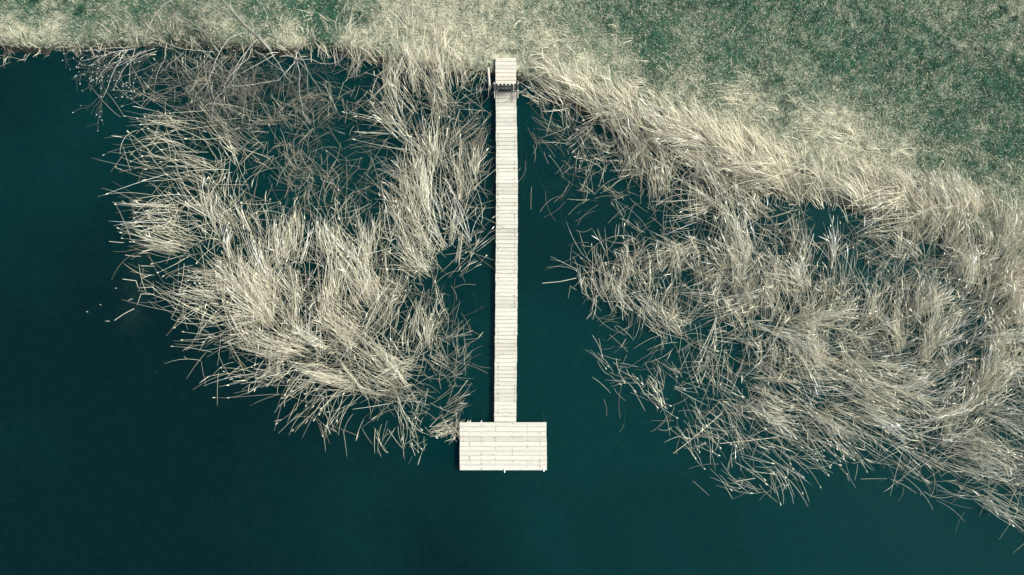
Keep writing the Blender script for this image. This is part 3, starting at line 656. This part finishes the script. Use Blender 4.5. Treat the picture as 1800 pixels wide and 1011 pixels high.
# ------------------------------------------------------------------ single reed stalks on the fringes
def one_stalk(tipx, tipy, dx, dy, ln, label, group, head=True):
    d = math.hypot(dx, dy); dx, dy = dx / d, dy / d
    A = lambda v: np.array([v], float)
    h = np.clip(ln / 75 * rng.uniform(.45, .95), .18, 1.4)
    pts = stalk_curves(A(tipx - dx * ln), A(tipy - dy * ln), A(dx), A(dy), A(ln), A(h), A(-.06), K=9, bend=.10, droop=A(rng.uniform(.8, 1.15)))
    root = pts[0, 0].copy(); pts = pts - root
    e = empty('reed_stalk', tuple(map(float, root)), label, 'reed', group)
    c = np.clip(STRAWC * rng.uniform(.55, 1.05), 0, .8)[None]
    rad = (rng.uniform(.0046, .0070) * np.array([1, 1, 1, .95, .9, .85, .75, .65, .5]))[None]
    V, F, C = tubes(pts, rad, 4, c)
    mesh_np('stem', V, [F], M_reed, e, C)
    if head:
        dv = pts[:, -1] - pts[:, -2]; dv /= np.linalg.norm(dv, axis=1, keepdims=True)
        V, F, C = heads_geo(pts[:, -1], dv, A(rng.uniform(.08, .17)), A(rng.uniform(.017, .031)), np.clip(STRAWC * rng.uniform(.5, .85), 0, .82)[None])
        mesh_np('seed_head', V, [F], M_reed, e, C)
# tip line (x, y, dir x, dir y), depth inwards, how many, length, label, group
FR = [
 ([(212, 172, -.95, -.28), (222, 200, -.93, -.3), (205, 262, -1, -.1), (235, 300, -.95, -.25)], 85, 30, 80, 'dry reed stalk with fluffy head reaching over open water, upper left edge of left bed', 'stalks on the upper left edge of the left reed bed'),
 ([(232, 338, -.95, -.25), (218, 372, -1, -.05), (212, 405, -1, .05), (222, 432, -1, -.02)], 95, 28, 75, 'dry reed stalk with fluffy head pointing left over open water, middle of left bed edge', 'stalks on the left edge of the left reed bed'),
 ([(250, 470, -1, .0), (285, 500, -1, .05), (305, 560, -1, .1), (325, 610, -.97, .2)], 85, 34, 75, 'dry reed stalk with pale head stretching left above water below the broken floating stems', 'stalks on the lower left edge of the left reed bed'),
 ([(382, 650, -.95, .2), (440, 680, -.85, .45), (520, 728, -.7, .6), (610, 745, -.4, .8)], 55, 38, 60, 'dry reed stalk with small pale head drooping over water along lower edge of left bed', 'stalks on the bottom edge of the left reed bed'),
 ([(700, 770, .1, 1), (715, 800, -.2, 1), (735, 805, .3, 1), (748, 770, .6, .7)], 45, 26, 34, 'short curled reed stalk in the ragged tail of the left bed beside the platform', 'stalks in the tail of the left bed near the platform'),
 ([(1090, 665, .6, .6), (1112, 700, .5, .8), (1180, 740, .7, .6), (1200, 725, .7, .6)], 50, 24, 42, 'short pale reed stalk with round head over water on lower left edge of right bed', 'stalks on the lower left edge of the right reed bed'),
 ([(1215, 800, .4, .9), (1245, 826, .5, .85), (1300, 780, .8, .6), (1275, 770, .7, .6)], 40, 22, 48, 'thin pale reed stalk with round head hanging over water between the two bottom clusters', 'stalks below the sparse middle of the right reed bed'),
 ([(1308, 880, .8, .6), (1326, 868, .9, .35), (1378, 852, .85, .45), (1388, 828, .85, .45)], 38, 24, 55, 'pale reed stalk with round head in the outermost cluster below the right bed', 'stalks in the outermost cluster below the right reed bed'),
 ([(1430, 800, .9, .35), (1492, 834, .8, .55), (1510, 800, .9, .35), (1460, 815, .9, .4)], 35, 22, 65, 'long pale reed stalk sweeping right with a drooping head at bottom of right bed', 'stalks sweeping off the bottom of the right reed bed'),
]
for line, depth, n, ln, lab, grp_ in FR:
    L = np.array(line, float)
    for i in range(n):
        t = rng.uniform(0, len(L) - 1); k = [np.interp(t, range(len(L)), L[:, q]) for q in range(4)]
        a = math.atan2(k[3], k[2]) + rng.normal(0, .34); inn = rng.beta(1, 1.4) * depth * 1.35
        one_stalk(k[0] - k[2] * inn + rng.normal(0, 12), k[1] - k[3] * inn + rng.normal(0, 11), math.cos(a), math.sin(a), ln * rng.uniform(.6, 1.25), lab, grp_, rng.random() < .65)

# ------------------------------------------------------------------ broken stems afloat
def floater(pts, label, group=None, r=.011, z=(.012, .03), name='broken_reed_stem', c=(.6, .55, .43), cat='reed stem'):
    p = np.array(pts, float); x_, y_ = P(p[:, 0], p[:, 1])
    q = np.stack([x_, y_, np.linspace(z[0], z[1], len(p))], -1)
    o = q[0].copy(); q = q - o
    m = MB(); m.tube(q, [r] * (len(q) - 1) + [r * .7], 5, np.array(c))
    ob = m.build(name, M_reed, smooth=True); ob.location = o
    tag(ob, label, cat, group)
def z7(*a): return [(100 + u / 3.37, 380 + v / 3.37) for u, v in a]
def z5(*a): return [(1060 + u / 3.37, 600 + v / 3.37) for u, v in a]
floater(z7((390, 373), (470, 383), (485, 427)), 'floating broken reed bent into a hook, upper of the angular pieces left of the bed')
floater(z7((578, 463), (500, 460), (477, 527)), 'floating broken reed bent into an angle, lower of the pieces left of the bed')
floater(z7((342, 618), (400, 578), (460, 548)), 'floating broken reed lying diagonally, outermost long piece in the dark open water')
for a in (((495, 425), (575, 420)), ((405, 230), (450, 237), (500, 238)), ((495, 294), (580, 297)), ((310, 150), (400, 158)), ((425, 498), (450, 490)), ((290, 622), (315, 622)), ((175, 565), (187, 568)), ((254, 523), (266, 527)), ((345, 427), (357, 426))):
    floater(z7(*a), 'short straight piece of pale broken reed floating left of the left reed bed', 'short floating reed pieces left of the left bed', r=.009)
floater(z5((415, 662), (500, 590), (690, 420)), 'long straight fallen reed lying diagonally across the sparse stalks of the right bed', z=(.05, .35))
floater(z5((690, 605), (850, 585), (1030, 560)), 'long straight fallen reed lying almost level across the gap below the right bed', z=(.03, .25))
floater(z5((765, 745), (757, 672), (835, 628)), 'thin grey reed folded into a sharp corner on the water below the right bed', c=(.36, .36, .31))
floater(z5((785, 830), (900, 810)), 'short stiff reed piece lying level inside the outermost cluster below the right bed')
floater([(953, 498), (985, 495), (1012, 489)], 'single straight reed lying on the water left of the small clump by the walkway', z=(.03, .3))
floater([(822, 668), (806, 690), (790, 704)], 'loose reed stem floating on the water just above the left platform corner', r=.009)
floater([(948, 811), (951, 818)], 'small pale splinter of reed lying on the platform near its right corner', r=.012, z=(ZP + .018, ZP + .018))
# bundle drifting against the platform corner
bund = empty('reed_bundle', tuple(map(float, (*P(775, 760), 0))), 'loose bundle of fallen reeds drifting against the left side of the platform', 'reeds')
p0 = rng.uniform(0, 1, 34); px = 768 + 26 * rng.random(34); py = 768 - 18 * p0 + rng.normal(0, 3, 34)
an = np.radians(rng.normal(-24, 9, 34)); pts = stalk_curves(px - 14, py, np.cos(an), np.sin(an), rng.uniform(18, 34, 34), rng.uniform(.02, .2, 34), .02)
pts -= np.array(bund.location)
V, F, C = tubes(pts, np.full((34, 6), .009), 3, reed_cols(34, np.full(34, .95))); mesh_np('stems', V, [F], M_reed, bund, C)

# ------------------------------------------------------------------ drowned stems just under the surface, specks on it
def sunken():
    n = 1300
    areas = np.array([(1000, 310, 35, 60, .9, 240, -1), (940, 215, 10, 26, 1.25, 140, 55), (970, 235, 25, 16, .4, 120, 35), (850, 240, 9, 30, 1.0, 330, 118), (842, 280, 14, 60, .6, 200, -1), (620, 270, 45, 40, .7, 420, -1), (530, 310, 28, 24, 1.1, 500, -1), (760, 540, 40, 30, .8, 260, -1), (815, 620, 20, 40, .4, 120, -1),
        (1080, 620, 25, 60, .35, 140, -1), (1180, 480, 60, 60, .6, 260, -1), (560, 350, 50, 30, .5, 180, -1), (1240, 740, 80, 40, .3, 150, -1), (20, 100, 30, 8, .5, 60, 160), (480, 180, 90, 50, .9, 600, -1), (930, 260, 10, 40, .5, 90, 100)], float)
    pw = areas[:, 5] / areas[:, 5].sum(); a = areas[rng.choice(len(areas), n, p=pw)]
    px, py = a[:, 0] + rng.normal(0, .8, n) * a[:, 2], a[:, 1] + rng.normal(0, .8, n) * a[:, 3]
    d = np.where(a[:, 6] < 0, rng.uniform(0, 2 * np.pi, n), np.radians(a[:, 6] + rng.normal(0, 14, n)))
    x_, y_ = P(px, py); ok = shore_dist(x_, y_) < -.3
    px, py, d, a = px[ok], py[ok], d[ok], a[ok]; n = len(px)
    z0 = -rng.uniform(.02, .3, n) * (rng.random(n) > .3); ln = rng.uniform(18, 60, n)
    pts = stalk_curves(px, py, np.cos(d), np.sin(d), ln, z0, z0, droop=np.ones(n), bend=.18)
    pts[..., 2] = z0[:, None] + np.linspace(-.1, .06, 6)[None] * rng.normal(0, 1, n)[:, None]
    pts[..., 2] = np.where(z0[:, None] < 0, np.minimum(pts[..., 2], -.012), .012 + .02 * np.linspace(0, 1, 6)[None])
    V, F, C = tubes(pts, rng.uniform(.008, .014, n)[:, None] * np.ones((1, 6)), 3, reed_cols(n, np.where(z0 < 0, .4, .28)))
    tag(mesh_np('sunken_stems', V, [F], M_reed, None, C), 'tangle of drowned reed stems showing dimly under the water surface', 'reeds', kind='stuff')
sunken()
def specks():
    n = 240
    px, py = rng.uniform(-20, 1820, n), rng.uniform(95, 1020, n); x_, y_ = P(px, py); ok = shore_dist(x_, y_) < -.5
    x_, y_ = x_[ok], y_[ok]; n = len(x_); a = rng.uniform(0, np.pi, n); r = rng.uniform(.006, .02, n)
    V = np.stack([np.stack([x_ + np.cos(a + q) * r * k, y_ + np.sin(a + q) * r * k, np.full(n, .006)], -1) for q, k in ((0, 1), (1.6, .4), (3.1, 1.1), (4.7, .45))], 1).reshape(-1, 3)
    F = np.arange(n * 4).reshape(n, 4)
    c = np.repeat(np.array((.32, .34, .28))[None] * rng.uniform(.25, 1, (n, 1)), 4, axis=0)
    tag(mesh_np('floating_specks', V, [F], M_blade, None, c), 'tiny specks of plant debris scattered over the open water', 'debris', kind='stuff')
specks()

# ------------------------------------------------------------------ bare tree and shrubs on the bank
def grow(base, limbs, seed, r0, depth=3, droop=.06, wig=.2, nchild=(4, 7), shrink=(.4, .62)):
    """limbs: list of (azimuth deg in the picture, elevation deg, length). returns list of (pts, rad, level)"""
    rn = np.random.default_rng(seed); out = []
    def br(p, d, L, r, lev):
        K = 8; pts = [np.array(p, float)]; d = np.array(d, float); st = L / (K - 1)
        for i in range(K - 1):
            d = d + rn.normal(0, wig, 3) * .5; d[2] -= droop * (lev * .5 + .3); d /= np.linalg.norm(d)
            nxt = pts[-1] + d * st
            if nxt[2] < .12: nxt[2] = .12; d[2] = abs(d[2]) * .3
            pts.append(nxt)
        rad = r * np.linspace(1, .35, K); out.append((np.array(pts), np.maximum(rad, .0034), lev))
        if lev >= depth: return
        for c in range(rn.integers(*nchild)):
            i = rn.integers(2, K); t = pts[i] - pts[i - 1]; t /= np.linalg.norm(t)
            q = rn.normal(0, 1, 3); q -= q.dot(t) * t; q /= np.linalg.norm(q); a = rn.uniform(.35, .95)
            br(pts[i], t * math.cos(a) + q * math.sin(a), L * rn.uniform(*shrink), rad[i] * rn.uniform(.5, .75), lev + 1)
    for az, el, L, p0 in limbs:
        a, e = R(az), R(el); br(p0, (math.cos(a) * math.cos(e), math.sin(a) * math.cos(e), math.sin(e)), L, r0, 1)
    return out
def plant(name, label, cat, bpx, bpy_, limbs, seed, r0, trunk=None, bark=(.34, .335, .29), catk=0, **kw):
    bx, by = P(bpx, bpy_); bz = float(gz(np.array([bx]), np.array([by]))[0])
    e = empty(name, (float(bx), float(by), bz), label, cat)
    lim = [(az, el, L, (0, 0, 0) if t is None else np.array(t, float)) for az, el, L, t in limbs]
    G = grow((0, 0, 0), lim, seed, r0, **kw)
    T = Batch(); Cn = Batch(); bark = np.array(bark)
    rn = np.random.default_rng(seed + 1)
    if trunk is not None:
        tp = np.array(trunk, float)
        T.add(tubes(tp[None, :, :3], tp[None, :, 3], 9, bark[None] * .55))
    for p, r, lev in G:
        c = (bark * rn.uniform(.75, 1.2) * (1 if lev == 1 else .36))[None]
        (T if lev == 1 else Cn).add(tubes(p[None], r[None], 6 if lev == 1 else 3, c))
    def child(b, nm, mat):
        return mesh_np(nm, np.concatenate(b.V), [np.concatenate(b.F)], mat, e, np.concatenate(b.C))
    child(T, 'trunk', M_bark); child(Cn, 'crown', M_bark)
    if catk:
        tw = [g for g in G if g[2] >= kw.get('depth', 3)]; K = Batch(); k = []
        for p, r, lev in tw:
            for q in range(catk if rn.random() < .6 else 0):
                i = rn.integers(4, 8)
                d = p[i] - p[i - 1]; d = d / np.linalg.norm(d) + rn.normal(0, .4, 3); d /= np.linalg.norm(d)
                K.add(heads_geo(p[i][None], d[None], np.array([rn.uniform(.04, .075)]), np.array([rn.uniform(.014, .022)]), np.array((.62, .64, .58))[None] * rn.uniform(.7, 1.05)))
        o = child(K, 'catkins', M_reed); o['kind'] = 'stuff'
    return e
def fan(seed, n, a0, a1, e0, e1, L0, L1, sx, sy):
    rn = np.random.default_rng(seed)
    return [(rn.uniform(a0, a1), rn.uniform(e0, e1), rn.uniform(L0, L1), (rn.uniform(-sx, sx), rn.uniform(-sy, sy), rn.uniform(-.1, .1))) for _ in range(n)]
plant('bare_tree', 'tall leafless grey tree leaning out from the bank beside the dark gap in the reeds', 'tree', 478, 90,
      [(150, 40, 4.2, (-.6, .55, 2.2)), (88, 50, 4., (-.75, .8, 3.1)), (60, 35, 3.2, (-.6, .6, 2.4)), (190, 25, 3.6, (-.35, .3, 1.3)), (165, 30, 4., (-.8, .9, 3.3)), (130, 60, 4, (-.85, .95, 3.6)), (300, 14, 2.4, (-.2, .2, .9)), (345, 20, 2.2, (-.3, .3, 1.3)), (240, 20, 2.8, (-.2, .2, .9))] + fan(3, 9, 215, 330, 4, 26, 2.0, 4.2, 1.3, .25),
      5, .017, trunk=[(.05, -.05, -.35, .10), (-.05, .05, .3, .085), (-.2, .22, 1, .072), (-.47, .43, 1.9, .062), (-.7, .75, 3, .05), (-.95, 1.1, 4.2, .04)], bark=(.34, .34, .29), depth=3, nchild=(5, 8), wig=.42, shrink=(.35, .65))
plant('catkin_shrub', 'low shrub spreading white catkins over the water at the upper left bank', 'shrub', 252, 84,
      fan(4, 10, 165, 260, 4, 40, 1.3, 2.5, .9, .15) + [(186, 9, 2.7, None), (198, 14, 2.5, None)], 8, .013, bark=(.42, .415, .36), depth=3, nchild=(4, 6), droop=.05, wig=.3, catk=1)
plant('bare_shrub', 'leafless many-stemmed grey shrub on the bank between the catkin shrub and the tall tree', 'shrub', 345, 86,
      fan(9, 15, 195, 330, 6, 36, 1.8, 3.8, 1.6, .25) + fan(10, 7, 30, 190, 30, 65, 1.8, 3.0, 1.2, .3), 21, .014, bark=(.32, .32, .27), depth=3, nchild=(5, 8), wig=.4, shrink=(.35, .62), catk=0)

# ------------------------------------------------------------------ weeds, stone
def weed(px, py, r, label, n=46):
    x_, y_ = P(px, py); z = float(gz(np.array([x_]), np.array([y_]))[0])
    a = rng.uniform(0, 2 * np.pi, n); el = rng.uniform(.15, 1.1, n); L = r * rng.uniform(.5, 1.1, n)
    d = np.stack([np.cos(a) * np.cos(el), np.sin(a) * np.cos(el), np.sin(el)], -1); t = np.array([0, .35, .7, 1.])
    p = d[:, None, :] * t[None, :, None] * L[:, None, None]; p[..., 2] -= t[None] ** 2 * L[:, None] * .35
    side = np.stack([-np.sin(a), np.cos(a), np.zeros(n)], -1)
    V, F, C = ribbons(p, np.array([.4, 1, .8, .1])[None] * rng.uniform(.035, .06, n)[:, None], side, np.array((.022, .062, .04))[None] * rng.uniform(.6, 1.7, (n, 1)))
    o = mesh_np('weed_clump', V, [F], M_blade, None, C); o.location = (float(x_), float(y_), z)
    tag(o, label, 'weed')
weed(1745, 28, .30, 'dark leafy weed clump in pale turf, left one of the pair at the upper right')
weed(1766, 42, .26, 'dark leafy weed clump in pale turf, right one of the pair at the upper right')
weed(152, 28, .34, 'dark weed clump on straw turf left of the shrubs, larger of two at upper left')
weed(76, 8, .28, 'dark weed clump at the very top edge of the straw turf at upper left')
weed(580, 8, .30, 'dark weed clump at the top edge in the green patch right of the tree')
weed(634, 31, .24, 'small dark weed clump at the right end of the green patch behind the bank')
weed(646, 42, .2, 'small dark weed clump touching the pale grass belt below the green patch')
m = MB(); K = 10
an = np.linspace(0, 2 * np.pi, K, endpoint=False)
V = []; 
for rr, zz in ((.09, -.05), (.11, .03), (.09, .07), (.04, .085)):
    V += [(rr * math.cos(q) * (1.5 + .15 * math.sin(3 * q)), rr * math.sin(q) * (1 + .12 * math.cos(2 * q + 1)), zz) for q in an]
F = [(r_ * K + k, r_ * K + (k + 1) % K, (r_ + 1) * K + (k + 1) % K, (r_ + 1) * K + k) for r_ in range(3) for k in range(K)]
V.append((0, 0, .088)); m.add(V, F, np.array((.27, .25, .19))); m.add(V, [(3 * K + k, 3 * K + (k + 1) % K, 4 * K) for k in range(K)], np.array((.27, .25, .19)))
o = m.build('boulder', M_bark, smooth=True); x_, y_ = P(316, 73); o.location = (float(x_), float(y_), float(gz(np.array([x_]), np.array([y_]))[0])); tag(o, 'pale tan boulder on the bank edge under the bare shrub', 'stone')
